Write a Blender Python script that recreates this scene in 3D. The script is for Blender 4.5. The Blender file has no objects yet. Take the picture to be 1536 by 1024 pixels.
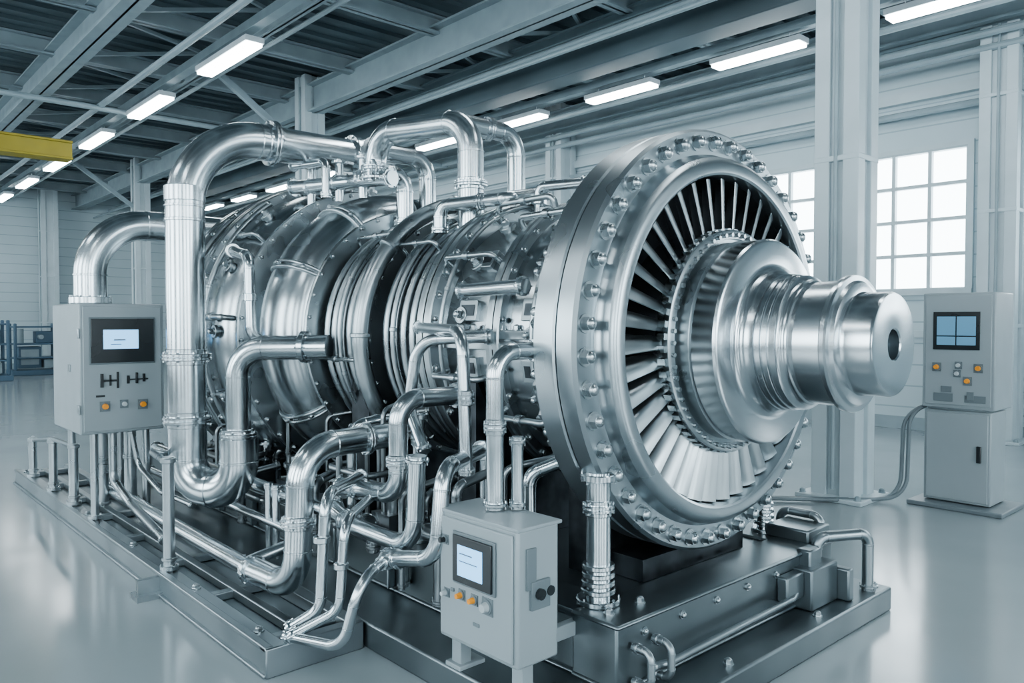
import bpy, bmesh, math, random
from mathutils import Vector, Matrix
random.seed(7)
scene=bpy.context.scene
V=Vector
AY,AZ=3.3,1.5   # turbine axis
# ---------------------------------------------------------------- materials
def newmat(name):
    m=bpy.data.materials.new(name); m.use_nodes=True
    nt=m.node_tree; b=nt.nodes['Principled BSDF']; return m,nt,b
def metal(name,c1,c2,r1=.18,r2=.4,scale=6,bump=.02,aniso=0,metallic=1.0,stretch=(1,1,1)):
    m,nt,b=newmat(name); N=nt.nodes; L=nt.links
    tc=N.new('ShaderNodeTexCoord'); mp=N.new('ShaderNodeMapping'); mp.inputs['Scale'].default_value=stretch
    L.new(tc.outputs['Object'],mp.inputs['Vector'])
    n=N.new('ShaderNodeTexNoise'); n.inputs['Scale'].default_value=scale; n.inputs['Detail'].default_value=2
    L.new(mp.outputs[0],n.inputs['Vector'])
    cr=N.new('ShaderNodeValToRGB'); cr.color_ramp.elements[0].position=.3; cr.color_ramp.elements[1].position=.7
    cr.color_ramp.elements[0].color=(*c1,1); cr.color_ramp.elements[1].color=(*c2,1)
    L.new(n.outputs['Fac'],cr.inputs[0]); L.new(cr.outputs[0],b.inputs['Base Color'])
    mr=N.new('ShaderNodeMapRange'); mr.inputs['From Min'].default_value=.3; mr.inputs['From Max'].default_value=.7
    mr.inputs['To Min'].default_value=r1; mr.inputs['To Max'].default_value=r2
    n2=N.new('ShaderNodeTexNoise'); n2.inputs['Scale'].default_value=scale*1.5; n2.inputs['Detail'].default_value=1
    L.new(mp.outputs[0],n2.inputs['Vector']); L.new(n2.outputs['Fac'],mr.inputs['Value']); L.new(mr.outputs[0],b.inputs['Roughness'])
    b.inputs['Metallic'].default_value=metallic
    if bump:
        bp=N.new('ShaderNodeBump'); bp.inputs['Strength'].default_value=bump*10; bp.inputs['Distance'].default_value=.01
        L.new(n.outputs['Fac'],bp.inputs['Height']); L.new(bp.outputs[0],b.inputs['Normal'])
    if aniso:
        b.inputs['Anisotropic'].default_value=aniso
        tg=N.new('ShaderNodeTangent'); tg.direction_type='RADIAL'; tg.axis='X'
        L.new(tg.outputs[0],b.inputs['Tangent'])
    return m
def paint(name,c,rough=.5,metallic=0,var=.08,scale=3):
    c2=tuple(min(1,x*(1+var)) for x in c); c1=tuple(x*(1-var) for x in c)
    return metal(name,c1,c2,rough*.85,rough*1.15,scale,0,0,metallic)
def emis(name,c,s):
    m,nt,b=newmat(name); b.inputs['Base Color'].default_value=(*c,1)
    b.inputs['Emission Color'].default_value=(*c,1); b.inputs['Emission Strength'].default_value=s; return m
M_pipe=metal('stainless_pipe',(.50,.55,.575),(.58,.63,.655),.19,.26,3,.0)
M_case=metal('casing_steel',(.34,.375,.395),(.46,.505,.525),.19,.28,2.5,.0)
M_case2=metal('casing_flange_steel',(.33,.37,.39),(.42,.465,.485),.26,.34,4,.0)
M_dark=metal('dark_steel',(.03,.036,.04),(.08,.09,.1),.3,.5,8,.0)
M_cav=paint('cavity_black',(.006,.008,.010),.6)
M_flange=metal('machined_flange',(.36,.405,.43),(.41,.46,.485),.27,.33,3,0,.5)
M_shaft=metal('machined_shaft',(.50,.545,.57),(.57,.61,.635),.17,.22,3,0,.6)
M_blade=metal('blade_steel',(.36,.40,.42),(.44,.49,.51),.30,.36,4,.0)
M_bolt=metal('bolt_steel',(.36,.41,.43),(.50,.54,.56),.24,.34,12,.0)
M_skid=metal('skid_steel',(.15,.18,.195),(.20,.235,.25),.32,.42,2,.0)
M_rail=metal('rail_steel',(.25,.29,.31),(.31,.35,.37),.32,.42,2,0)
M_aux=metal('aux_pipe_steel',(.18,.20,.21),(.28,.31,.33),.26,.34,4,0)
M_cab=paint('cabinet_paint',(.26,.305,.325),.42,0,.03)
M_cabd=paint('cabinet_dark_paint',(.12,.15,.165),.45,0,.04)
M_black=paint('black_bezel',(.008,.011,.013),.3)
M_screen=emis('lcd_screen',(.17,.48,.85),2.6)
M_screend=emis('lcd_dark',(.06,.17,.27),1.0)
M_orange=paint('orange_button',(.85,.28,.005),.4)
M_white=paint('label_white',(.45,.5,.52),.5)
M_beam=paint('structural_paint',(.22,.285,.315),.5,0,.1)
M_beaml=paint('column_paint',(.42,.50,.535),.45,0,.05)
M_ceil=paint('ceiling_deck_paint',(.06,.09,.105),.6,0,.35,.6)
M_nearw=paint('unseen_wall_dark',(.07,.095,.105),.6,0,.1,.6)  # for the unseen walls, kept dark so metal reflects strong contrast
M_yel=paint('crane_yellow',(.30,.23,.01),.6)
M_blue=paint('machine_blue',(.04,.09,.14),.5)
M_lamp=emis('lamp_tube',(.88,.97,1.0),34)
M_house=paint('lamp_housing',(.4,.45,.48),.4)
M_rub=paint('rubber_cable',(.10,.13,.145),.45)
def wallmat():
    m,nt,b=newmat('wall_siding'); N=nt.nodes; L=nt.links
    tc=N.new('ShaderNodeTexCoord'); sp=N.new('ShaderNodeSeparateXYZ'); L.new(tc.outputs['Object'],sp.inputs[0])
    mu=N.new('ShaderNodeMath'); mu.operation='MULTIPLY'; mu.inputs[1].default_value=3.2; L.new(sp.outputs['Z'],mu.inputs[0])
    fr=N.new('ShaderNodeMath'); fr.operation='FRACT'; L.new(mu.outputs[0],fr.inputs[0])
    gt=N.new('ShaderNodeMath'); gt.operation='GREATER_THAN'; gt.inputs[1].default_value=.07; L.new(fr.outputs[0],gt.inputs[0])
    n=N.new('ShaderNodeTexNoise'); n.inputs['Scale'].default_value=.8; L.new(tc.outputs['Object'],n.inputs['Vector'])
    cr=N.new('ShaderNodeValToRGB'); cr.color_ramp.elements[0].color=(.37,.46,.50,1); cr.color_ramp.elements[1].color=(.48,.58,.62,1)
    L.new(n.outputs['Fac'],cr.inputs[0])
    mx=N.new('ShaderNodeMix'); mx.data_type='RGBA'; mx.inputs[6].default_value=(.27,.35,.39,1)
    L.new(gt.outputs[0],mx.inputs[0]); L.new(cr.outputs[0],mx.inputs[7]); L.new(mx.outputs[2],b.inputs['Base Color'])
    b.inputs['Roughness'].default_value=.6
    return m
M_wall=wallmat()
def floormat():
    m,nt,b=newmat('epoxy_floor'); N=nt.nodes; L=nt.links
    tc=N.new('ShaderNodeTexCoord')
    n=N.new('ShaderNodeTexNoise'); n.inputs['Scale'].default_value=.7; n.inputs['Detail'].default_value=6; L.new(tc.outputs['Object'],n.inputs['Vector'])
    cr=N.new('ShaderNodeValToRGB'); cr.color_ramp.elements[0].position=.3; cr.color_ramp.elements[1].position=.7
    cr.color_ramp.elements[0].color=(.23,.275,.295,1); cr.color_ramp.elements[1].color=(.28,.325,.345,1)
    L.new(n.outputs['Fac'],cr.inputs[0]); L.new(cr.outputs[0],b.inputs['Base Color'])
    n2=N.new('ShaderNodeTexNoise'); n2.inputs['Scale'].default_value=2.2; n2.inputs['Detail'].default_value=6; L.new(tc.outputs['Object'],n2.inputs['Vector'])
    mr=N.new('ShaderNodeMapRange'); mr.inputs['To Min'].default_value=.10; mr.inputs['To Max'].default_value=.24
    L.new(n2.outputs['Fac'],mr.inputs['Value']); L.new(mr.outputs[0],b.inputs['Roughness'])
    b.inputs['IOR'].default_value=1.6
    return m
M_floor=floormat()
# ---------------------------------------------------------------- mesh builder
def frame(d):
    d=d.normalized(); a=V((0,0,1)) if abs(d.z)<.9 else V((1,0,0))
    u=d.cross(a).normalized(); v=d.cross(u).normalized(); return u,v
def fillet(pts,R):
    pts=[V(p) for p in pts]; out=[pts[0]]; marks=[]
    for i in range(1,len(pts)-1):
        p=pts[i]; a=p-pts[i-1]; b=pts[i+1]-p; la,lb=a.length,b.length
        u=a/la; v=b/lb; c=max(-1,min(1,u.dot(v))); turn=math.acos(c)
        if turn<.05: out.append(p); continue
        r=R[i-1] if isinstance(R,(list,tuple)) else R
        Lt=r*math.tan(turn/2); Lm=.49*min(la,lb)
        if i==1: Lm=min(.95*la,.49*lb if len(pts)>3 else .95*lb)
        elif i==len(pts)-2: Lm=min(.49*la,.95*lb)
        Lt=min(Lt,Lm); r=Lt/math.tan(turn/2)
        n=(v-u*c).normalized(); p1=p-u*Lt; cen=p1+n*r
        k=max(6,int(turn/.12))
        for j in range(k+1):
            al=turn*j/k; out.append(cen+(-n*math.cos(al)+u*math.sin(al))*r)
        marks.append((p1,u)); marks.append((p+v*Lt,v))
    out.append(pts[-1]); return out,marks
class MB:
    def __init__(s): s.v=[]; s.f=[]
    def obox(s,O,U,W,N,u0,u1,v0,v1,n0,n1):
        O,U,W,N=V(O),V(U),V(W),V(N); k=len(s.v)
        for n in(n0,n1):
            for w in(v0,v1):
                for u in(u0,u1): s.v.append(O+U*u+W*w+N*n)
        fs=[(0,1,3,2),(4,6,7,5),(0,4,5,1),(2,3,7,6),(0,2,6,4),(1,5,7,3)]
        s.f+= [tuple(k+i for i in f) for f in fs]
    def box(s,x0,x1,y0,y1,z0,z1): s.obox((0,0,0),(1,0,0),(0,1,0),(0,0,1),x0,x1,y0,y1,z0,z1)
    def bar(s,p0,p1,w,h):
        p0,p1=V(p0),V(p1); d=p1-p0; l=d.length; d/=l; u,v=frame(d)
        s.obox(p0,u,v,d,-w/2,w/2,-h/2,h/2,0,l)
    def sweep(s,path,r,seg=14,cap=True,closed=False):
        path=[V(p) for p in path]; n=len(path); k=len(s.v)
        d=(path[1]-path[0]).normalized(); u,_=frame(d)
        for i,p in enumerate(path):
            if closed: t=(path[(i+1)%n]-path[i-1])
            elif i==0: t=path[1]-path[0]
            elif i==n-1: t=path[-1]-path[-2]
            else: t=(path[i+1]-p).normalized()+(p-path[i-1]).normalized()
            t=t.normalized(); u=(u-t*u.dot(t)).normalized(); v=t.cross(u)
            rr=r[i] if isinstance(r,(list,tuple)) else r
            for j in range(seg):
                a=2*math.pi*j/seg; s.v.append(p+u*(rr*math.cos(a))+v*(rr*math.sin(a)))
        m=n if closed else n-1
        for i in range(m):
            i2=(i+1)%n
            for j in range(seg):
                j2=(j+1)%seg
                s.f.append((k+i*seg+j,k+i*seg+j2,k+i2*seg+j2,k+i2*seg+j))
        if cap and not closed:
            s.f.append(tuple(k+j for j in range(seg))[::-1]); s.f.append(tuple(k+(n-1)*seg+j for j in range(seg)))
    def cyl(s,p0,p1,r,seg=14,r2=None):
        s.sweep([p0,p1],[r,r if r2 is None else r2],seg)
    def rev(s,O,D,prof,seg=32):
        O=V(O); D=V(D).normalized(); u,v=frame(D); k=len(s.v); n=len(prof)
        for t,r in prof:
            for j in range(seg):
                a=2*math.pi*j/seg; s.v.append(O+D*t+u*(r*math.cos(a))+v*(r*math.sin(a)))
        for i in range(n-1):
            for j in range(seg):
                j2=(j+1)%seg; s.f.append((k+i*seg+j,k+i*seg+j2,k+(i+1)*seg+j2,k+(i+1)*seg+j))
    def hexbolt(s,p,d,r=.028,h=.03,stud=True):
        p,d=V(p),V(d).normalized()
        s.cyl(p,p+d*.006,r*1.3,12); s.cyl(p,p+d*h,r,6)
        s.rev(p+d*h,d,[(0,r*.82),(r*.25,r*.7),(r*.42,r*.4),(r*.46,.0005)],10)
    def collar(s,p,d,r,w=.03,k=1.32,bolts=0):
        p,d=V(p),V(d).normalized(); R=r*k; c=min(.004,w*.2)
        s.rev(p,d,[(-w/2,r*.9),(-w/2,R-c),(-w/2+c,R),(w/2-c,R),(w/2,R-c),(w/2,r*.9)],32)
        if bolts:
            u,v=frame(d)
            for i in range(bolts):
                a=2*math.pi*i/bolts; q=p+(u*math.cos(a)+v*math.sin(a))*r*(k-.13)
                br=min(.011,r*.09)
                s.cyl(q-d*(w/2+.010),q+d*(w/2+.010),br,6)
    def flangepair(s,p,d,r):
        p,d=V(p),V(d).normalized(); w=max(.014,r*.18)
        s.collar(p-d*w*.58,d,r,w,1.34,8); s.collar(p+d*w*.58,d,r,w,1.34,8)
        s.collar(p,d,r,w*5,1.10)
    def pipe(s,pts,r,R=.12,seg=20,coll=True,ends=True):
        path,marks=fillet(pts,R); s.sweep(path,r,seg)
        if coll:
            for p,d in marks: s.collar(p,d,r,max(.010,r*.12),1.05)
        if ends:
            a=(path[1]-path[0]).normalized(); b=(path[-1]-path[-2]).normalized()
            s.collar(path[0]+a*.02,a,r,max(.016,r*.25),1.38,6); s.collar(path[-1]-b*.02,b,r,max(.016,r*.25),1.38,6)
    def obj(s,name,mat,parent=None,bevel=0,ang=35):
        me=bpy.data.meshes.new(name); me.from_pydata([tuple(v) for v in s.v],[],s.f); 
        bm=bmesh.new(); bm.from_mesh(me)
        bmesh.ops.recalc_face_normals(bm,faces=bm.faces)
        for f in bm.faces: f.smooth=True
        for e in bm.edges:
            if len(e.link_faces)==2 and e.calc_face_angle(0)>math.radians(ang): e.smooth=False
        bm.to_mesh(me); bm.free(); me.materials.append(mat)
        o=bpy.data.objects.new(name,me); scene.collection.objects.link(o)
        if bevel:
            b=o.modifiers.new('bevel','BEVEL'); b.width=bevel; b.segments=2; b.limit_method='ANGLE'; b.harden_normals=False
        if parent:
            o.parent=parent; o.matrix_parent_inverse=Matrix.Translation(-parent.location)
        return o
def empty(name,loc):
    e=bpy.data.objects.new(name,None); e.location=loc; e.empty_display_size=.2; scene.collection.objects.link(e); return e
def S(X,phi,r):
    a=math.radians(phi); return V((X,AY-r*math.sin(a),AZ+r*math.cos(a)))
def Rd(phi):
    a=math.radians(phi); return V((0,-math.sin(a),math.cos(a)))
def Tn(phi):
    a=math.radians(phi); return V((0,-math.cos(a),-math.sin(a)))
AX=V((1,0,0)); YY=V((0,1,0)); ZZ=V((0,0,1))
O0=V((0,AY,AZ))
# ================================================================ ROOM
X0,X1,Y0,Y1,ZC=-30,9,-7,12,6.1
f=MB(); f.box(X0,X1,Y0,Y1,-.2,0); f.obj('floor',M_floor)
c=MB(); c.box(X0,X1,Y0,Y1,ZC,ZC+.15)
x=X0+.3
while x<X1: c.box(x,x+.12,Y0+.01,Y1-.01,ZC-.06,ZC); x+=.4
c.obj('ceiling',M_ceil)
def wall_x(name,Y,t,ops,mat,x0=X0,x1=X1):
    w=MB(); cur=x0
    for a,b,z0,z1 in sorted(ops):
        w.box(cur,a,Y,Y+t,0,ZC); w.box(a,b,Y,Y+t,0,z0); w.box(a,b,Y,Y+t,z1,ZC); cur=b
    w.box(cur,x1,Y,Y+t,0,ZC); return w.obj(name,mat)
def wall_y(name,X,t,ops,mat,y0=Y0,y1=Y1):
    w=MB(); cur=y0
    for a,b,z0,z1 in sorted(ops):
        w.box(X,X+t,cur,a,0,ZC); w.box(X,X+t,a,b,0,z0); w.box(X,X+t,a,b,z1,ZC); cur=b
    w.box(X,X+t,cur,y1,0,ZC); return w.obj(name,mat)
opsF=[(-6.95,-5.45,2.04,4.03),(-5.3,-3.8,2.04,4.03),(-2.8,-.3,2.04,4.03),(1,4,2.04,4.03)]  # last two openings are out of view, added for light
wall_x('wall_far',Y1,.2,opsF,M_wall)
opsN=[(-26.5,-22.5,1.3,5.2),(-20,-16,1.3,5.2),(-13.5,-10,1.3,5.2),(-8,-4.8,1.3,5.2),(-2.6,.6,1.3,5.2),(2.8,6,1.3,5.2)]  # unseen near wall and window bays, added for light and metal reflections
wall_x('unseen_wall_near',Y0-.2,.2,opsN,M_nearw)
wall_y('wall_back',X0-.2,.2,[],M_wall)
opsR=[(-5.5,-2.5,1.3,5.2),(-.5,2.5,1.3,5.2),(4.5,8.5,1.3,5.2)]  # unseen front wall bays, likewise added for light and reflections
wall_y('unseen_wall_front',X1,.2,opsR,M_nearw)
wi=1
def window_x(a,b,z0,z1,Y,nx,nz,t=.05):
    global wi
    w=MB()
    for i in range(nx+1):
        xx=a+(b-a)*i/nx; w.box(xx-t/2,xx+t/2,Y-.02,Y+.06,z0,z1)
    for i in range(nz+1):
        zz=z0+(z1-z0)*i/nz; w.box(a,b,Y-.03,Y+.05,zz-t/2,zz+t/2)
    w.box(a-.08,b+.08,Y-.08,Y,z0-.08,z0); w.box(a-.08,b+.08,Y-.05,Y,z1,z1+.07)
    w.box(a-.08,a,Y-.05,Y,z0,z1); w.box(b,b+.08,Y-.05,Y,z0,z1)
    w.obj('window_%d'%wi,M_beaml); wi+=1
for a,b,z0,z1 in opsF: window_x(a,b,z0,z1,Y1,max(3,int((b-a)/.5)),4)
for a,b,z0,z1 in opsN: window_x(a,b,z0,z1,Y0,1,3,.04)  # frames for the added bays, out of view
for a,b,z0,z1 in opsR:  # frames for the added front bays, out of view
    w=MB()
    for i in range(2): yy=a+(b-a)*i; w.box(X1-.02,X1+.06,yy-.03,yy+.03,z0,z1)
    for i in range(4): zz=z0+(z1-z0)*i/3; w.box(X1-.03,X1+.05,a,b,zz-.02,zz+.02)
    w.obj('window_%d'%wi,M_beaml); wi+=1
b=MB(); b.box(X0,X1,Y1-.03,Y1,0,.18); b.obj('baseboard_far',M_beam)
b=MB(); b.box(X0,X0+.03,Y0,Y1,0,.18); b.obj('baseboard_back',M_beam)
t=MB(); t.box(X0,X1,Y1-.12,Y1,4.75,4.9); t.box(X0,X1,Y1-.08,Y1,1.35,1.45)
t.obj('trim_1',M_beaml)
t=MB()
for z,yy in((5.15,11.5),(5.3,11.35),(4.55,11.8)):
    t.cyl((X0+.1,yy,z),(X1-.1,yy,z),.05,10)
t.obj('wall_conduit',M_beam)
def hcol(name,X,Y,w=.40,top=ZC-.06):
    e=empty(name,(X,Y,0)); m=MB(); h=w/2
    m.box(X-h+.04,X+h-.04,Y-h+.04,Y+h-.04,0,top)
    for sx in(-1,1):
        for sy in(-1,1):
            cx=X+sx*(h-.07); cy=Y+sy*(h-.07); m.box(cx-.07,cx+.07,cy-.07,cy+.07,0,top)
    m.box(X-h-.1,X+h+.1,Y-h-.1,Y+h+.1,0,.04)
    for z in(1.5,3.0,4.5): m.box(X-h-.004,X+h+.004,Y-h-.004,Y+h+.004,z,z+.05)
    m.obj('shaft',M_beaml,e,.008)
    k=MB()
    for sx in(-1,1):
        for sy in(-1,1): k.hexbolt((X+sx*(h+.05),Y+sy*(h+.05),.04),(0,0,1),.025,.03)
    k.cyl((X,Y-h,.1),(X,Y-h,top-.2),.018,10)
    k.obj('bolts_and_conduit',M_beam,e)
    return e
for X in(-3.2,-13.2,-23): hcol('steel_column',X,6.95)
for X in(-3.3,-11.4,-19.4,-27): hcol('steel_column',X,11.7,.45)
for Y in(-3,1.8,6): hcol('steel_column',-29.4,Y,.5)
def ibeam(m,p0,p1,h,w):
    p0,p1=V(p0),V(p1); d=(p1-p0); l=d.length; d/=l; u=d.cross(ZZ).normalized()
    m.obox(p0,u,ZZ,d,-w/2,w/2,-h/2,-h/2+.03,0,l); m.obox(p0,u,ZZ,d,-w/2,w/2,h/2-.03,h/2,0,l); m.obox(p0,u,ZZ,d,-.015,.015,-h/2,h/2,0,l)
bm_=MB()
for Y,h in((3.0,.45),(6.95,.5),(-2,.45),(11.4,.4)): ibeam(bm_,(X0+.1,Y,5.62),(X1-.1,Y,5.62),h,.3)
for Y in(4.4,9.68,-1.4): bm_.box(X0+.1,X1-.1,Y-.07,Y+.07,5.38,5.5)  # light trays above the lamp rows, joined into the beam mesh
bm_.obj('ceiling_beams_light_trays',M_beam)
bm_=MB(); x=-28.5
while x<X1: ibeam(bm_,(x,Y0+.1,5.9),(x,Y1-.1,5.9),.26,.18); x+=2.4
for Y in(1,5,8.4,10.6): ibeam(bm_,(X0+.1,Y,5.78),(X1-.1,Y,5.78),.16,.12)
bm_.obj('ceiling_purlins',M_beam)
bm_=MB(); x=-28.5
while x<X1-2.4:
    for Y in(3.0,6.95):
        bm_.bar((x,Y,5.8),(x+1.2,Y+1.9,5.95),.05,.05); bm_.bar((x+2.4,Y,5.8),(x+1.2,Y+1.9,5.95),.05,.05)
    x+=2.4
for xx in(-3.2,-13.2,-23):
    bm_.bar((xx,6.8,4.7),(xx,5.3,5.75),.1,.1)
bm_.obj('ceiling_bracing',M_beam)
bm_=MB()
for Y,z,r in((3.9,5.35,.05),(4.95,5.5,.035),(8.0,5.45,.05),(9.0,5.6,.03),(1.6,5.5,.06),(7.5,5.15,.03),(10.3,5.3,.05)):
    bm_.cyl((X0+.1,Y,z),(X1-.1,Y,z),r,10)
bm_.cyl((-15,-6,5.3),(-15,11.5,5.3),.05,10)
bm_.obj('ceiling_conduits',M_beam)
d=MB(); d.box(-29.5,-2,8.7,9.15,5.35,5.7)
d.obj('ventilation_duct',M_ceil,None,.02)
def lamp(X,Y,Z=5.2,L=1.75):
    e=empty('ceiling_light',(X,Y,Z)); m=MB(); m.box(X-L/2,X+L/2,Y-.13,Y+.13,Z+.015,Z+.09)
    for s in(-1,1): m.cyl((X+s*L*.35,Y,Z+.09),(X+s*L*.35,Y,5.38),.008,6)
    m.obj('housing',M_house,e,.01)
    m=MB(); m.box(X-L/2+.02,X+L/2-.02,Y-.11,Y+.11,Z-.03,Z+.015); m.obj('tube',M_lamp,e,.01)
for i in range(9):
    if i!=6: lamp(-27.2+3.3*i,4.4)  # nearest two lamps are out of view, added for light
for i in range(10): lamp(-24.9+2.4*i,9.68,5.2,1.35)
for i in range(6): lamp(-22+5*i,-1.4)  # whole row is out of view, added to light the near side
cr=MB(); cr.box(-16.2,-15.9,Y0+.1,3.65,4.52,4.82); cr.box(-16.25,-15.85,Y0+.1,3.65,4.80,4.84); cr.box(-16.25,-15.85,Y0+.1,3.65,4.50,4.54); cr.obj('overhead_crane_girder',M_yel,None,.01)
def bgmach(X,Y,w,h,col):
    e=empty('workshop_machine',(X,Y,0)); m=MB()
    m.box(X-.5,X+.5,Y-w/2,Y+w/2,0,.15)
    for sy in(-1,1):
        for sx in(-1,1): m.box(X+sx*.4-.04,X+sx*.4+.04,Y+sy*(w/2-.1)-.04,Y+sy*(w/2-.1)+.04,.15,h)
    for z in(.35,.62,.95): m.box(X-.42,X+.42,Y-w/2+.08,Y+w/2-.08,h*z-.05,h*z)
    m.box(X-.3,X+.25,Y-w*.35,Y+w*.1,.2,h*.55); m.box(X-.2,X+.2,Y,Y+w*.35,h*.62,h*.85); m.obj('body',col,e,.02)
    m=MB(); m.box(X+.25,X+.28,Y-w*.3,Y+w*.05,.3,h*.5); m.cyl((X+.2,Y-w*.3,h*.62),(X+.2,Y-w*.3,h*.9),.09,12)
    m.cyl((X+.2,Y+.1,h*.74),(X+.45,Y+.1,h*.74),.07,12)
    m.box(X-.2,X+.3,Y+w*.15,Y+w*.35,.2,h*.3); m.obj('parts',M_beam,e,.01)
bgmach(-24.5,3.3,1.5,1.6,M_blue); bgmach(-26.5,5.0,1.3,1.5,M_blue); bgmach(-20.5,2.1,1.2,1.2,M_blue); bgmach(-27,1.4,1.8,1.8,M_beam)
# ================================================================ SKID
sk=empty('skid_base',(-4.5,3.2,0))
m=MB()
m.box(-8.2,-1.75,2.0,4.42,0,.13)
m.box(-8.9,-3.28,1.52,1.99,0,.07)
m.obj('plinth',M_skid,sk,.012)
m=MB()
m.box(-8.9,-3.28,1.5,1.60,.0,.13); m.box(-8.9,-3.28,1.49,1.53,.115,.14); m.box(-8.9,-3.28,1.48,1.52,.0,.02)
m.box(-8.9,-3.28,1.72,1.77,.07,.12); m.box(-8.9,-3.28,1.92,1.99,.07,.14)
m.box(-3.34,-3.27,1.49,1.99,0,.135)
for i in range(8): m.box(-8.8+i*.76,-8.74+i*.76,1.6,1.92,.07,.115)
m.obj('near_rail',M_rail,sk,.006)
m=MB()
for y0,y1 in((2.35,2.55),(3.9,4.12)):
    m.box(-7.8,-2.18,y0,y1,.13,.37); m.box(-7.8,-2.18,y0-.02,y1+.02,.37,.40); m.box(-7.8,-2.18,y0-.02,y1+.02,.13,.15)
m.box(-2.2,-1.96,2.33,4.14,.13,.402); m.box(-2.2,-1.945,2.32,4.15,.385,.405); m.box(-2.2,-1.945,2.32,4.15,.13,.15)
m.box(-7.8,-7.5,2.4,4.1,.13,.395)
for X in(-3.2,-4.4,-5.7): m.box(X,X+.2,2.5,3.9,.13,.36)
m.box(-7.5,-2.2,2.5,3.9,.13,.2)
m.box(-3.3,-2.21,2.5,3.9,.3,.385)
m.obj('main_frame',M_skid,sk,.010)
m=MB()
for i in range(9): 
    X=-7.6+i*.58
    m.obox((X,2.35,.15),(1,0,0),(0,0,1),(0,-1,0),-.01,.01,0,.22,0,.05)
m.box(-2.0,-1.86,3.72,4.0,.13,.34); m.box(-1.98,-1.9,3.78,3.9,.2,.42); m.box(-2.25,-2.0,3.95,4.2,.40,.47)
m.box(-1.96,-1.90,3.55,3.72,.2,.33); m.box(-1.96,-1.80,4.0,4.06,.13,.30)
m.obj('stiffeners',M_skid,sk,.01)
m=MB()
m.pipe([(-1.93,2.5,.2),(-1.9,2.6,.2),(-1.9,3.6,.22),(-1.93,3.72,.24)],.016,.05,12)
m.pipe([(-1.95,2.42,.16),(-1.86,2.42,.16),(-1.86,2.42,.30),(-1.95,2.42,.30)],.016,.04,12)
m.pipe([(-1.95,2.55,.16),(-1.86,2.55,.16),(-1.86,2.55,.30),(-1.95,2.55,.30)],.016,.04,12)
m.pipe([(-1.97,3.98,.13),(-1.97,3.98,.44),(-1.82,4.27,.44),(-1.82,4.27,.13)],.030,.06,14)
m.pipe([(-2.3,4.2,.13),(-2.3,4.2,.50),(-2.05,4.2,.50),(-2.05,4.2,.40)],.024,.06,14)
m.obj('hand_rails',M_rail,sk)
m=MB()
for i in range(0,9,2): m.hexbolt((-1.96,2.5+i*.13,.34),(1,0,0),.014,.014)
for X in(-8.7,-7.6,-6.5,-5.4,-4.3,-3.5): m.hexbolt((X,1.56,.13),(0,0,1),.02,.02); m.hexbolt((X,1.955,.13),(0,0,1),.02,.02)
for y in(2.40,2.6,4.0): m.hexbolt((-2.06,y,.405),(0,0,1),.018,.02)
for y in(2.1,2.9,3.7,4.35): m.hexbolt((-1.82,y,.13),(0,0,1),.018,.02)
m.obj('anchor_bolts',M_bolt,sk)
m=MB()
for X,h in((-4.72,.80),(-6.9,.62),(-7.6,.58),(-8.4,.5)):
    m.cyl((X,1.56,.13),(X,1.56,h),.033,18); m.collar((X,1.56,.15),ZZ,.033,.03,1.6,4); m.collar((X,1.56,h-.02),ZZ,.033,.03,1.35)
    m.collar((X,1.56,.2),ZZ,.033,.02,1.3)
m.box(-4.79,-4.65,1.36,1.5,0,.03); m.box(-4.74,-4.70,1.38,1.5,.03,.11)
m.pipe([(-4.72,1.56,.76),(-5.2,1.62,.76),(-5.35,1.8,.7)],.02,.08,12,ends=False)
m.pipe([(-8.4,1.56,.5),(-8.75,1.6,.42),(-8.8,1.62,.14)],.02,.08,12,ends=False)
m.pipe([(-6.9,1.56,.60),(-7.6,1.56,.58),(-8.4,1.56,.48)],.02,.08,12,ends=False)
m.obj('rail_posts',M_case2,sk)
# ================================================================ TURBINE
tb=empty('gas_turbine',(-4.5,AY,.4))
cas=MB()
prof=[(-2.30,.84),(-2.42,.84),(-2.47,.72),(-2.88,.715),(-2.90,.72),(-3.0,.71),(-3.40,.70),(-3.46,.66),(-3.6,.62)]
cas.rev(O0,AX,prof,140)
prof=[(-4.69,.62),(-4.70,.80)]
for i in range(15):
    a=math.pi*(i/14); prof.append((-4.97+.27*math.cos(a),.84+.19*math.sin(a)))
prof+=[(-5.26,.84),(-5.27,.95),(-5.29,1.03),(-5.34,1.08),(-5.42,1.115),(-5.55,1.135),(-5.75,1.145),(-5.95,1.14),(-6.3,1.10),(-6.6,1.0),(-7.0,.88),(-7.3,.70),(-7.35,.1)]
cas.rev(O0,AX,prof,140)
cas.obj('casing_body',M_case,tb)
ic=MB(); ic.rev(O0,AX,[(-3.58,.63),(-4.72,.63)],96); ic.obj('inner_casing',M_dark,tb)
rg=MB(); bl=MB()
def ring(X,w,r,ri,nb=0,br=.018,chamf=.008,both=False):
    rg.rev(O0,AX,[(X-w/2,ri),(X-w/2,r-chamf),(X-w/2+chamf,r),(X+w/2-chamf,r),(X+w/2,r-chamf),(X+w/2,ri)],140)
    for i in range(nb):
        ph=360*i/nb+2
        bl.hexbolt(S(X+w/2,ph,r-br*1.6),AX,br,br*1.1)
ring(-2.52,.05,.80,.7,40,.018); ring(-2.92,.045,.77,.7,36,.014); ring(-2.975,.045,.77,.7)
ring(-3.46,.06,.80,.6,36,.018); ring(-3.53,.05,.80,.6)
ring(-5.28,.035,1.09,.85,44,.016); ring(-5.80,.05,1.21,1.1,48,.02); ring(-5.86,.05,1.21,1.1); ring(-6.3,.06,1.19,1.0,48,.02); ring(-6.37,.05,1.19,1.0); ring(-7.0,.06,.98,.8,30,.018)
ring(-4.70,.03,.88,.7,36,.014)
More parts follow.
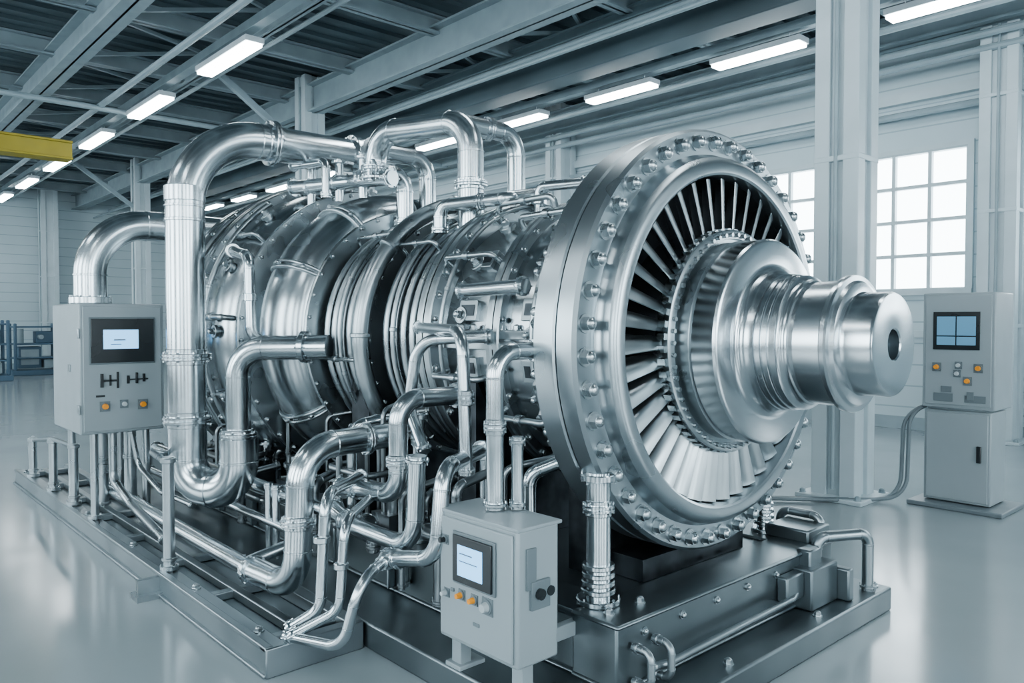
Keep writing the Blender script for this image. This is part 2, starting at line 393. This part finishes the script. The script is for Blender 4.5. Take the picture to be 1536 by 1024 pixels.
def hoop(X,r,rad):
    rg.sweep([S(X,360*i/90,r) for i in range(90)],rad,14,False,True)
X=-4.60
while X<-4.12:
    hoop(X,.755,.027); X+=.092
ring(-4.11,.04,.79,.6,36,.014)
for X in(-3.93,-3.84,-3.75,-3.66): hoop(X,.74,.024)
rg.obj('casing_rings',M_case2,tb)
bs=MB()
def boss(X,ph,r,br=.04,h=.07):
    p=S(X,ph,r-.02); d=Rd(ph)
    bs.cyl(p,p+d*(h*.6),br,16); bs.cyl(p+d*h*.5,p+d*(h*.8),br*1.35,16); bl.hexbolt(p+d*h*.8,d,br*.65,.03)
for ph in range(-40,150,24):
    boss(-3.25,ph,.70,.035,.07); boss(-2.7,ph+8,.715,.03,.06); boss(-6.1,ph+5,1.12,.05,.09); boss(-5.5,ph+9,1.12,.035,.08)
dp_=MB()
for ph in(48,72,96,120):
    for X,w in((-3.2,.15),(-2.72,.12)):
        bs.obox(S(X,ph+6,.715),AX,Tn(ph+6),Rd(ph+6),-w/2,w/2,-.055,.055,-.02,.014)
        dp_.obox(S(X,ph+6,.715),AX,Tn(ph+6),Rd(ph+6),-w/2+.02,w/2-.02,-.03,.03,.01,.017)
dp_.obj('access_ports',M_dark,tb)
for ph in range(-62,160,31):
    for dp in(-1.1,1.1):
        pts=[]
        for i in range(15):
            a=math.pi*(i/14); pts.append(S(-4.97+.275*math.cos(a),ph+dp,.84+.197*math.sin(a)))
        bs.sweep(pts,.013,8)
    for i in(3,7,11):
        a=math.pi*(i/14); d=(V((math.cos(a),0,0))+Rd(ph)*math.sin(a)*.7).normalized()
        bl.hexbolt(S(-4.97+.27*math.cos(a),ph,.84+.197*math.sin(a)),d,.017,.02)
bs.obj('casing_bosses',M_case2,tb,.003)
sp=MB()
for X0_,X1_,r in((-3.4,-2.55,.70),(-6.25,-5.9,1.12)):
    sp.box(X0_,X1_,AY-r-.06,AY-r+.05,AZ-.05,AZ-.005); sp.box(X0_,X1_,AY-r-.06,AY-r+.05,AZ+.005,AZ+.05)
    n=int((X1_-X0_)/.11)
    for i in range(n): bl.hexbolt((X0_+.05+i*.11,AY-r-.03,AZ+.05),(0,0,1),.017,.022)
sp.obj('split_flange',M_case2,tb,.004)
tu=MB()
def arc(X,r,ph0,ph1,rad,X2=None,n=30):
    pts=[S(X+((X2-X)*i/n if X2 is not None else 0),ph0+(ph1-ph0)*i/n,r) for i in range(n+1)]
    tu.sweep(pts,rad,18)
    for i in(0,n//3,2*n//3,n): 
        dd=(pts[min(n,i+1)]-pts[max(0,i-1)]); tu.collar(pts[i],dd,rad,.025,1.25)
arc(-4.0,.86,12,128,.052,-4.04); arc(-4.36,.81,20,150,.016); arc(-3.8,.785,-20,140,.016)
arc(-5.62,1.19,35,150,.02,-5.66); arc(-6.0,1.2,0,120,.018); arc(-3.35,.78,-10,110,.013); arc(-2.62,.80,20,150,.014)
for X,ph,L,rad in((-5.75,18,.4,.018),(-5.75,52,.4,.014),(-5.7,84,.35,.02),(-5.7,112,.35,.018),(-6.25,30,.35,.018),(-6.25,75,.35,.018),(-3.42,22,.45,.018),(-3.42,58,.4,.014),(-3.0,40,.42,.016),(-2.95,118,.35,.018),(-3.4,104,.4,.016),(-4.65,38,.5,.012),(-4.65,100,.5,.014),(-3.98,48,.35,.012)):
    rr=1.17 if X<-5.2 else .83
    p,q=S(X,ph,rr),S(X+L,ph,rr)
    tu.pipe([S(X,ph,rr-.12),p,q,S(X+L,ph,rr-.12)],rad,.04,12,False,False); tu.collar((p+q)/2,AX,rad,.04,1.6)
tu.obj('hugging_tubes',M_case2,tb)
# ---- big front flange
fl=MB()
fl.rev(O0,AX,[(-2.40,.78),(-2.40,1.0),(-2.385,1.015),(-2.275,1.015),(-2.268,1.005),(-2.268,.985),(-2.258,.985),(-2.258,1.005),(-2.250,1.015),(-2.165,1.015),(-2.15,1.0),(-2.15,.895),(-2.135,.885),(-2.115,.88),(-2.09,.875),(-2.075,.862),(-2.065,.84),(-2.065,.80),(-2.072,.79),(-2.09,.785),(-2.36,.765),(-2.36,.3)],180)
fl.obj('front_flange',M_flange,tb,0,28)
for i in range(44):
    ph=360*i/44+3
    bl.hexbolt(S(-2.15,ph,.952),AX,.031,.036)
    bl.hexbolt(S(-2.40,ph,.95),-AX,.026,.05)
for i in range(22):
    ph=360*i/22; bl.cyl(S(-2.44,ph,.86),S(-2.44,ph,.93),.03,10); bl.hexbolt(S(-2.44,ph,.93),Rd(ph),.028,.035)
bl.obj('bolts',M_bolt,tb)
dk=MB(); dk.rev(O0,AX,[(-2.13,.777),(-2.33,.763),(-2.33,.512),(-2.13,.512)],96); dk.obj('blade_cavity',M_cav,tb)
bd=MB(); NB=40
for i in range(NB):
    th=2*math.pi*i/NB
    er=V((0,math.cos(th),math.sin(th))); et=V((0,math.sin(th),-math.cos(th)))
    k=len(bd.v); ns=7; nc=8
    for a in range(ns):
        s_=a/(ns-1); r=.50+(.775-.50)*s_; st=math.radians(32+14*s_); ch=.105+.025*s_
        for side in(1,-1):
            for c_ in range(nc):
                q=c_/(nc-1); thk=.016*math.sin(math.pi*min(.999,q*.88+.1))*(1-.3*s_)+.001
                cam=.020*math.sin(math.pi*q)
                ax=-2.10-math.cos(st)*ch*q + math.sin(st)*(cam+side*thk*.5)
                tt=math.sin(st)*ch*(q-.5)+math.cos(st)*(cam+side*thk*.5)
                bd.v.append(O0+er*r+et*tt+AX*ax)
    row=2*nc
    for a in range(ns-1):
        for c_ in range(nc-1):
            A=k+a*row+c_; B=A+row; bd.f.append((A,A+1,B+1,B))
            A2=A+nc; B2=A2+row; bd.f.append((A2,B2,B2+1,A2+1))
        A=k+a*row; B=A+row; bd.f.append((A,B,B+nc,A+nc)); e=nc-1; bd.f.append((A+e,A+e+nc,B+e+nc,B+e))
    for a in(0,ns-1):
        for c_ in range(nc-1):
            A=k+a*row+c_; bd.f.append((A,A+nc,A+nc+1,A+1))
bd.obj('fan_blades',M_blade,tb,0,50)
hb=MB()
hb.rev(O0,AX,[(-2.34,.50),(-2.10,.505),(-2.075,.525),(-2.05,.53),(-2.045,.52),(-2.045,.488),(-2.06,.485),(-2.06,.47),(-2.03,.468),(-1.985,.475),(-1.98,.46),(-1.975,.43),(-1.955,.43)],128)
hb.obj('hub_ring',M_case2,tb,0,28)
for_b=MB()
for i in range(60):
    ph=6*i; for_b.cyl(S(-2.046,ph,.505),S(-2.03,ph,.505),.010,8)
    for_b.obox(S(-2.085,ph+3,.525),AX,Tn(ph+3),Rd(ph+3),-.02,.02,-.014,.014,-.02,.012)
for_b.obj('hub_bolts',M_bolt,tb)
sh=MB()
sh.rev(O0,AX,[(-1.99,.40),(-1.985,.455),(-1.975,.465),(-1.865,.472),(-1.855,.465),(-1.85,.455),(-1.846,.36),(-1.84,.338),(-1.825,.322),(-1.80,.312),(-1.775,.308),(-1.772,.302),(-1.766,.302),(-1.763,.308),(-1.745,.306),(-1.742,.300),(-1.736,.300),(-1.733,.305),(-1.715,.303),(-1.712,.297),(-1.706,.297),(-1.703,.301),(-1.68,.298),(-1.675,.285),(-1.665,.276),(-1.65,.272),(-1.64,.272),(-1.635,.264),(-1.62,.262),(-1.615,.268),(-1.50,.270),(-1.497,.282),(-1.49,.29),(-1.472,.292),(-1.462,.288),(-1.458,.268),(-1.445,.258),(-1.438,.24),(-1.434,.220),(-1.42,.216),(-1.325,.216),(-1.312,.21),(-1.31,.20),(-1.31,.068),(-1.315,.062),(-1.40,.06),(-1.40,.001)],144)
sh.obj('rotor_shaft',M_shaft,tb,0,28)
su=MB()
def saddle(X,w,r,y0,y1,z0):
    k=[]; n=14
    for i in range(n+1):
        y=y0+(y1-y0)*i/n; dy=y-AY; zz=AZ-math.sqrt(max(0,r*r-dy*dy)); k.append((y,min(zz,AZ-.2)))
    for i in range(n):
        (a,za),(b_,zb)=k[i],k[i+1]; base=len(su.v)
        su.v+= [V((X,a,z0)),V((X,b_,z0)),V((X,b_,zb)),V((X,a,za)),V((X+w,a,z0)),V((X+w,b_,z0)),V((X+w,b_,zb)),V((X+w,a,za))]
        for f_ in((0,3,2,1),(4,5,6,7),(3,7,6,2),(0,1,5,4)): su.f.append(tuple(base+j for j in f_))
        if i==0: su.f.append((base,base+4,base+7,base+3))
        if i==n-1: su.f.append((base+1,base+2,base+6,base+5))
saddle(-2.62,.16,.82,2.75,3.85,.386); saddle(-4.4,.2,.66,2.6,4.0,.2); saddle(-6.1,.3,1.16,2.5,4.1,.36); saddle(-3.3,.15,.72,2.6,4.0,.386)
su.box(-2.7,-2.24,2.85,3.7,.386,.49)
su.obj('saddles',M_dark,tb,.005)
st=MB()
def strut(X,Y,z0,z1,r):
    st.cyl((X,Y,z0),(X,Y,z1),r,28)
    st.collar((X,Y,z0+.012),ZZ,r,.024,1.8,8); st.collar((X,Y,z1-.02),ZZ,r,.03,1.5,6)
    for i in range(4): st.collar((X,Y,z0+.055+i*.034),ZZ,r,.022,1.42-.03*i)
    st.flangepair((X,Y,z1-.15),ZZ,r)
strut(-2.18,2.47,.405,.96,.052); strut(-2.3,4.02,.40,.90,.04); strut(-3.45,2.45,.40,1.1,.035)
st.obj('support_struts',M_pipe,tb)
# ---- piping
P=MB()
P.pipe([(-5.22,3.15,2.84),(-5.22,1.85,2.84),(-5.22,1.85,.50),(-4.90,2.06,.50),(-4.90,2.06,.84)],.122,[.5,.2,.2],48,True,False)
for z in(1.36,.95): P.flangepair((-5.22,1.85,z),ZZ,.116)
P.collar((-5.22,1.85,2.42),ZZ,.122,.10,1.05); P.collar((-5.22,1.85,2.25),ZZ,.122,.02,1.05)
P.flangepair((-5.22,2.45,2.84),YY,.118); P.collar((-5.22,3.1,2.84),YY,.122,.05,1.3,10)
P.pipe([(-4.90,2.06,.78),(-4.90,2.06,1.42),(-4.42,2.45,1.43)],.078,.19,32,True,False); P.flangepair((-4.9,2.06,.86),ZZ,.088)
P.collar((-4.55,2.35,1.43),(.78,.63,0),.078,.04,1.3,8)
P.pipe([(-6.5,1.60,1.72),(-6.5,1.60,2.34),(-6.5,2.75,2.34)],.115,.40,40,True,False)
P.collar((-6.5,1.60,1.75),ZZ,.115,.05,1.3,10); P.collar((-6.5,2.4,2.34),YY,.115,.04,1.15)
P.pipe([(-4.62,2.92,2.55),(-4.62,2.92,2.88),(-3.68,3.0,2.80),(-3.68,3.0,2.12)],.078,.2,32,True,True)
P.flangepair((-3.68,3.0,2.42),ZZ,.076); P.flangepair((-4.62,2.92,2.64),ZZ,.075)
P.pipe([(-3.85,2.95,2.83),(-3.85,3.53,2.83),(-3.85,3.53,2.2)],.060,.15,28,True,False)
P.flangepair((-3.85,3.28,2.83),YY,.058); P.flangepair((-3.85,3.53,2.42),ZZ,.058)
P.pipe([(-4.6,2.85,2.62),(-4.6,3.15,2.62),(-4.6,3.15,2.1)],.060,.12,28,True,True); P.flangepair((-4.6,3.15,2.28),ZZ,.058)
P.pipe([(-4.7,2.9,2.78),(-4.7,3.42,2.78),(-4.7,3.42,2.12)],.062,.15,28,True,True); P.flangepair((-4.7,3.42,2.3),ZZ,.058)
P.pipe([(-5.5,2.75,2.60),(-4.45,2.95,2.56)],.05,.1,24,False,True)
for X,y in((-5.3,2.8),(-5.0,2.86),(-4.75,2.9)): P.flangepair((X,y,2.585),AX,.05); P.cyl((X,y,2.45),(X,y,2.75),.03,16); P.collar((X,y,2.73),ZZ,.03,.02,1.9)
P.pipe([(-4.9,2.7,2.45),(-4.9,2.7,2.7),(-5.4,2.7,2.74)],.03,.06,14)
P.pipe([(-3.75,2.82,2.12),(-3.75,2.82,2.28),(-3.35,3.0,2.30),(-3.35,3.3,2.36)],.04,.07,16); P.flangepair((-3.5,2.93,2.29),V((.9,.4,0)),.038)
P.pipe([(-3.3,3.2,2.15),(-3.3,3.2,2.38),(-3.0,3.3,2.38)],.03,.05,12); P.pipe([(-2.6,3.1,2.2),(-2.6,3.1,2.46),(-2.45,3.1,2.46)],.025,.05,12)
P.collar((-3.3,3.2,2.3),ZZ,.03,.05,1.6); P.collar((-2.6,3.1,2.38),ZZ,.025,.05,1.8)
P.pipe([(-3.68,2.45,.96),(-3.63,1.85,.95),(-3.63,1.82,.24),(-4.15,1.80,.225)],.070,[.20,.20],32,True,False)
P.flangepair((-3.63,1.83,.58),ZZ,.067); P.flangepair((-4.1,1.80,.225),AX,.062); P.flangepair((-3.66,2.25,.955),YY,.064)
P.pipe([(-4.1,1.80,.225),(-7.1,1.80,.235),(-7.1,1.8,.62)],.05,.12,24,True,False)
P.pipe([(-4.25,1.80,.225),(-4.2,2.1,.3),(-4.2,2.2,.7)],.035,.08,16)
P.pipe([(-3.1,2.45,1.22),(-3.13,2.1,1.22),(-3.13,2.1,.76),(-3.66,2.1,.72)],.047,.12,24); P.flangepair((-3.13,2.1,.92),ZZ,.046); P.flangepair((-3.5,2.1,.735),AX,.046)
P.pipe([(-3.62,2.02,.62),(-3.35,2.0,.58),(-2.86,2.0,.58),(-2.83,2.0,1.0)],.040,.14,22); P.flangepair((-3.45,2.0,.59),AX,.039)
P.pipe([(-2.85,2.4,.98),(-2.64,2.0,.97),(-2.62,1.95,.6),(-2.98,1.93,.52)],.036,.11,22); P.flangepair((-2.9,1.94,.535),AX,.033)
P.pipe([(-2.95,1.9,.52),(-2.85,1.72,.50),(-2.93,1.68,.2),(-3.3,1.60,.16)],.024,.13,18)
P.pipe([(-3.54,2.15,.79),(-3.2,1.75,.80),(-3.2,1.72,.28),(-3.32,1.62,.18)],.026,.1,18); P.pipe([(-3.40,2.15,.72),(-3.08,1.78,.70),(-3.08,1.75,.3),(-3.26,1.6,.17)],.022,.1,18)
P.collar((-3.2,1.73,.6),ZZ,.026,.03,1.5); P.collar((-3.08,1.76,.5),ZZ,.022,.03,1.5)
P.pipe([(-3.55,2.52,1.56),(-2.76,2.2,1.55),(-2.73,2.2,.9)],.029,.12,18); P.flangepair((-2.73,2.2,1.25),ZZ,.027)
P.pipe([(-2.42,2.35,1.47),(-2.42,2.1,1.47),(-2.42,2.1,.82)],.037,.11,22); P.flangepair((-2.42,2.1,1.16),ZZ,.036)
P.pipe([(-2.36,2.17,.82),(-2.36,2.17,1.12)],.026,.1,14)
P.pipe([(-2.9,2.5,1.52),(-3.25,2.3,1.5),(-3.3,2.28,1.15),(-3.12,2.25,.95)],.030,.14,18)
P.pipe([(-3.15,2.5,1.75),(-2.66,2.5,1.76)],.035,.1,18)
P.pipe([(-5.5,2.42,2.08),(-5.3,2.2,2.08),(-4.97,2.17,2.02),(-4.95,2.17,1.5),(-4.95,2.32,1.42)],.036,.1,18,True,False)
P.collar((-5.3,2.2,2.08),(.9,-.3,0),.036,.03,1.4); P.collar((-4.96,2.17,1.75),ZZ,.036,.05,1.3)
P.pipe([(-2.64,2.5,.45),(-2.64,2.5,.88),(-2.5,2.65,.96)],.034,.08,16)
P.pipe([(-2.9,2.45,.42),(-2.9,2.45,.98)],.025,.1,14); P.pipe([(-3.9,2.3,.42),(-3.9,2.3,1.0),(-3.8,2.6,1.05)],.03,.1,14)
P.pipe([(-7.0,2.22,.5),(-3.6,2.22,.5)],.045,.1,20); P.flangepair((-5.5,2.22,.5),AX,.045); P.flangepair((-4.6,2.22,.5),AX,.045)
P.pipe([(-6.8,2.1,.36),(-4.0,2.1,.36)],.028,.1,14)
for X in(-4.45,-4.55): P.pipe([(X,2.1,.15),(X,2.1,.6)],.022,.1,12)
P.obj('pipework',M_pipe,tb)
Q=MB()
for k in range(34):
    X=random.uniform(-6.6,-2.7); y=random.uniform(2.2,2.6); z=random.uniform(.3,.75); r=random.choice([.014,.018,.024,.03])
    if random.random()<.5: z1=z+random.uniform(.15,.5); Q.pipe([(X,y,.2),(X,y,z1),(X+random.uniform(-.3,.3),y+.25,z1+.05)],r,.06,12)
    else: L=random.uniform(.3,.9); Q.pipe([(X,y+.2,z),(X,y,z),(X-L,y,z),(X-L,y+.2,z)],r,.06,12)
    if random.random()<.6: Q.flangepair((X,y,z*.9),ZZ,r)
for X in(-3.0,-3.7,-4.3,-4.9,-5.5,-6.2):
    Q.box(X-.09,X+.09,2.36,2.54,.40,.52); Q.cyl((X,2.45,.52),(X,2.45,.68),.05,14); Q.collar((X,2.45,.62),ZZ,.05,.03,1.5,6)
Q.obj('auxiliary_pipes',M_aux,tb)
# ================================================================ CONTROL BOXES
def part(e,name,mat,O,U,N,rects,bev=.002):
    m=MB()
    for a,b_,c_,d_,n0,n1 in rects: m.obox(O,U,ZZ,N,a,c_,b_,d_,n0,n1)
    return m.obj(name,mat,e,bev)
def cbox(name,O,U,N,w,h,dp,scr):
    O,U,N=V(O),V(U),V(N); e=empty(name,O+U*w/2-N*dp/2)
    m=MB(); m.obox(O,U,ZZ,N,0,w,0,h,-dp,0); m.obj('enclosure',M_cab,e,.012)
    part(e,'door',M_cab,O,U,N,[(.02,.02,w-.02,h-.02,0,.012)],.006)
    a,b_,c_,d_=scr
    part(e,'bezel_frame',M_cabd,O,U,N,[(a-.012,b_-.012,c_+.012,d_+.012,.012,.022)],.004)
    part(e,'bezel',M_black,O,U,N,[(a,b_,c_,d_,.022,.032)],.003)
    return e
def button(e,O,U,N,u,v,r,mat=M_orange,name='button'):
    O,U,N=V(O),V(U),V(N); p=O+U*u+ZZ*v
    m=MB(); m.cyl(p+N*.012,p+N*.022,r*1.5,18); m.obox(p,U,ZZ,N,-r*1.6,r*1.6,-r*1.7,r*1.7,.012,.016); m.obj(name+'_ring',M_cabd,e)
    m=MB(); m.cyl(p+N*.02,p+N*.045,r,18,r*.8); m.obj(name,mat,e)
O=V((-6.21,1.45,.77)); U=YY; N=AX
e=cbox('control_panel_box',O,U,N,.58,.95,.80,(.07,.52,.50,.84))
part(e,'screen',M_screen,O,U,N,[(.15,.62,.39,.76,.032,.035)]); part(e,'screen_text',M_cabd,O,U,N,[(.22,.68,.30,.69,.035,.036),(.2,.65,.27,.655,.035,.036)],0)
for u in(.16,.42): button(e,O,U,N,u,.20,.022)
button(e,O,U,N,.29,.21,.018,M_white,'switch')
part(e,'labels',M_black,O,U,N,[(.13,.34,.15,.44,.012,.03),(.15,.38,.25,.395,.012,.022),(.19,.35,.205,.43,.012,.022),(.24,.33,.255,.45,.012,.024),(.31,.36,.33,.42,.012,.02),(.33,.385,.46,.395,.012,.02),(.37,.36,.385,.44,.012,.03),(.42,.37,.44,.43,.012,.02),(.1,.27,.16,.285,.012,.02)])
part(e,'hinges',M_case2,O,U,N,[(-.012,.15,.0,.22,-.03,.01),(-.012,.7,.0,.77,-.03,.01),(-.01,.45,.0,.5,-.3,-.25)])
m=MB()
for X,y in((-6.3,1.56),(-6.3,1.92),(-6.95,1.56),(-6.95,1.92)): m.cyl((X,y,.12),(X,y,.78),.028,16); m.collar((X,y,.15),ZZ,.028,.03,1.7,4)
m.pipe([(-6.35,1.7,.78),(-6.35,1.7,.4),(-6.1,1.75,.25),(-5.2,1.70,.18)],.03,.12,14); m.pipe([(-6.45,1.85,.78),(-6.45,1.85,.2)],.045,.1,16); m.flangepair((-6.45,1.85,.55),ZZ,.04)
m.pipe([(-6.7,1.72,.78),(-6.7,1.72,.14)],.04,.1,16); m.pipe([(-6.25,1.8,.78),(-6.25,1.85,.5),(-5.9,1.9,.35),(-5.4,1.95,.33)],.02,.1,12)
m.flangepair((-6.7,1.72,.5),ZZ,.038)
m.obj('legs_and_conduits',M_case2,e)
O=V((-2.63,1.97,.27)); U=AX; N=-YY
e=cbox('control_panel_box',O,U,N,.49,.535,.22,(.13,.27,.37,.46))
part(e,'screen',M_screen,O,U,N,[(.165,.30,.32,.425,.032,.035)]); part(e,'screen_text',M_cabd,O,U,N,[(.18,.39,.26,.395,.035,.036),(.18,.36,.29,.364,.035,.036)],0)
for u in(.17,.25): button(e,O,U,N,u,.215,.013)
button(e,O,U,N,.33,.21,.02,M_white,'dial'); button(e,O,U,N,.07,.2,.011,M_white,'key'); button(e,O,U,N,.06,.42,.012,M_black,'lock')
part(e,'label',M_cabd,O,U,N,[(.24,.11,.28,.125,.012,.016),(.1,.215,.12,.23,.012,.02)])
part(e,'side_fittings',M_cabd,O,U,N,[(.49,.22,.505,.33,-.16,-.06),(.49,.3,.5,.46,-.09,-.04)])
m=MB(); m.cyl((-2.14,2.07,.55),(-2.11,2.07,.55),.022,14); m.cyl((-2.14,2.13,.55),(-2.12,2.13,.55),.02,14); m.obj('side_ports',M_black,e)
m=MB()
for X in(-2.58,-2.2):
    m.box(X-.03,X+.03,2.02,2.08,.13,.28); m.box(X-.05,X+.05,2.0,2.14,.13,.15)
    m.box(X-.02,X+.02,2.15,2.35,.3,.36)
m.box(-2.64,-2.13,1.96,2.2,.80,.815)
m.obj('mounting_feet',M_cab,e,.004)
O=V((-2.62,7.23,.05)); U=AX; N=-YY
e=empty('control_cabinet',(-2.35,7.43,0))
m=MB(); m.obox(O,U,ZZ,N,.01,.53,0,.78,-.39,0); m.obox(O,U,ZZ,N,0,.56,.80,1.78,-.42,.03); m.obox(O,U,ZZ,N,.03,.51,.78,.80,-.38,-.01); m.obj('enclosure',M_cab,e,.012)
part(e,'base_plate',M_cabd,O,U,N,[(-.08,-.05,.66,-.01,-.46,.14)],.01)
part(e,'door',M_cab,O,U,N,[(.03,.02,.51,.76,0,.012),(.025,.83,.535,1.76,.03,.042)],.006)
part(e,'bezel',M_black,O,U,N,[(.09,1.30,.45,1.62,.042,.052)]); 
part(e,'screen',M_screend,O,U,N,[(.12,1.42,.265,1.58,.052,.055),(.275,1.42,.42,1.58,.052,.055),(.12,1.34,.265,1.41,.052,.055),(.275,1.34,.42,1.41,.052,.055)])
O2=O-YY*.03
for u,v in((.12,1.15),(.44,1.15),(.36,1.04)): button(e,O2,U,N,u,v,.022)
for u,v in((.29,1.17),(.28,1.10)): button(e,O2,U,N,u,v,.018,M_white,'switch')
part(e,'labels',M_cabd,O2,U,N,[(.16,.94,.24,.99,.012,.025),(.1,.86,.25,.93,.012,.02),(.34,.86,.5,.92,.012,.02),(.36,.88,.41,.95,.012,.03)])
part(e,'door_handle',M_black,O,U,N,[(.43,.36,.465,.50,.012,.035)],.005)
m=MB()
for k,(dx) in enumerate((0,.05)):
    path,_=fillet([(-2.62,7.3,.85),(-2.72-dx,7.2,.80),(-2.72-dx,7.15,.04),(-2.95,6.85-dx,.03),(-3.5,6.35-dx,.03),(-4.3,5.6-dx,.03),(-4.6,4.6,.03)],.3)
    m.sweep(path,.017,10)
m.obj('power_cables',M_rub,e)
# ================================================================ WORLD / CAMERA
w=bpy.data.worlds.new('World'); scene.world=w; w.use_nodes=True; nt=w.node_tree; bg=nt.nodes['Background']
tc=nt.nodes.new('ShaderNodeTexCoord'); sx=nt.nodes.new('ShaderNodeSeparateXYZ'); cr=nt.nodes.new('ShaderNodeValToRGB')
nt.links.new(tc.outputs['Generated'],sx.inputs[0]); mr=nt.nodes.new('ShaderNodeMapRange'); mr.inputs['From Min'].default_value=-.3; mr.inputs['From Max'].default_value=.8
nt.links.new(sx.outputs['Z'],mr.inputs['Value']); nt.links.new(mr.outputs[0],cr.inputs[0]); nt.links.new(cr.outputs[0],bg.inputs['Color'])
cr.color_ramp.elements[0].color=(.66,.78,.84,1); cr.color_ramp.elements[1].color=(.80,.94,1,1)
bg.inputs['Strength'].default_value=15.5
cam=bpy.data.cameras.new('camera'); co=bpy.data.objects.new('camera',cam); scene.collection.objects.link(co)
co.location=(0,0,1.6); co.rotation_euler=(math.radians(90-1.57),0,math.radians(47.8)); cam.sensor_width=36; cam.lens=27.4; cam.clip_start=.05
scene.camera=co
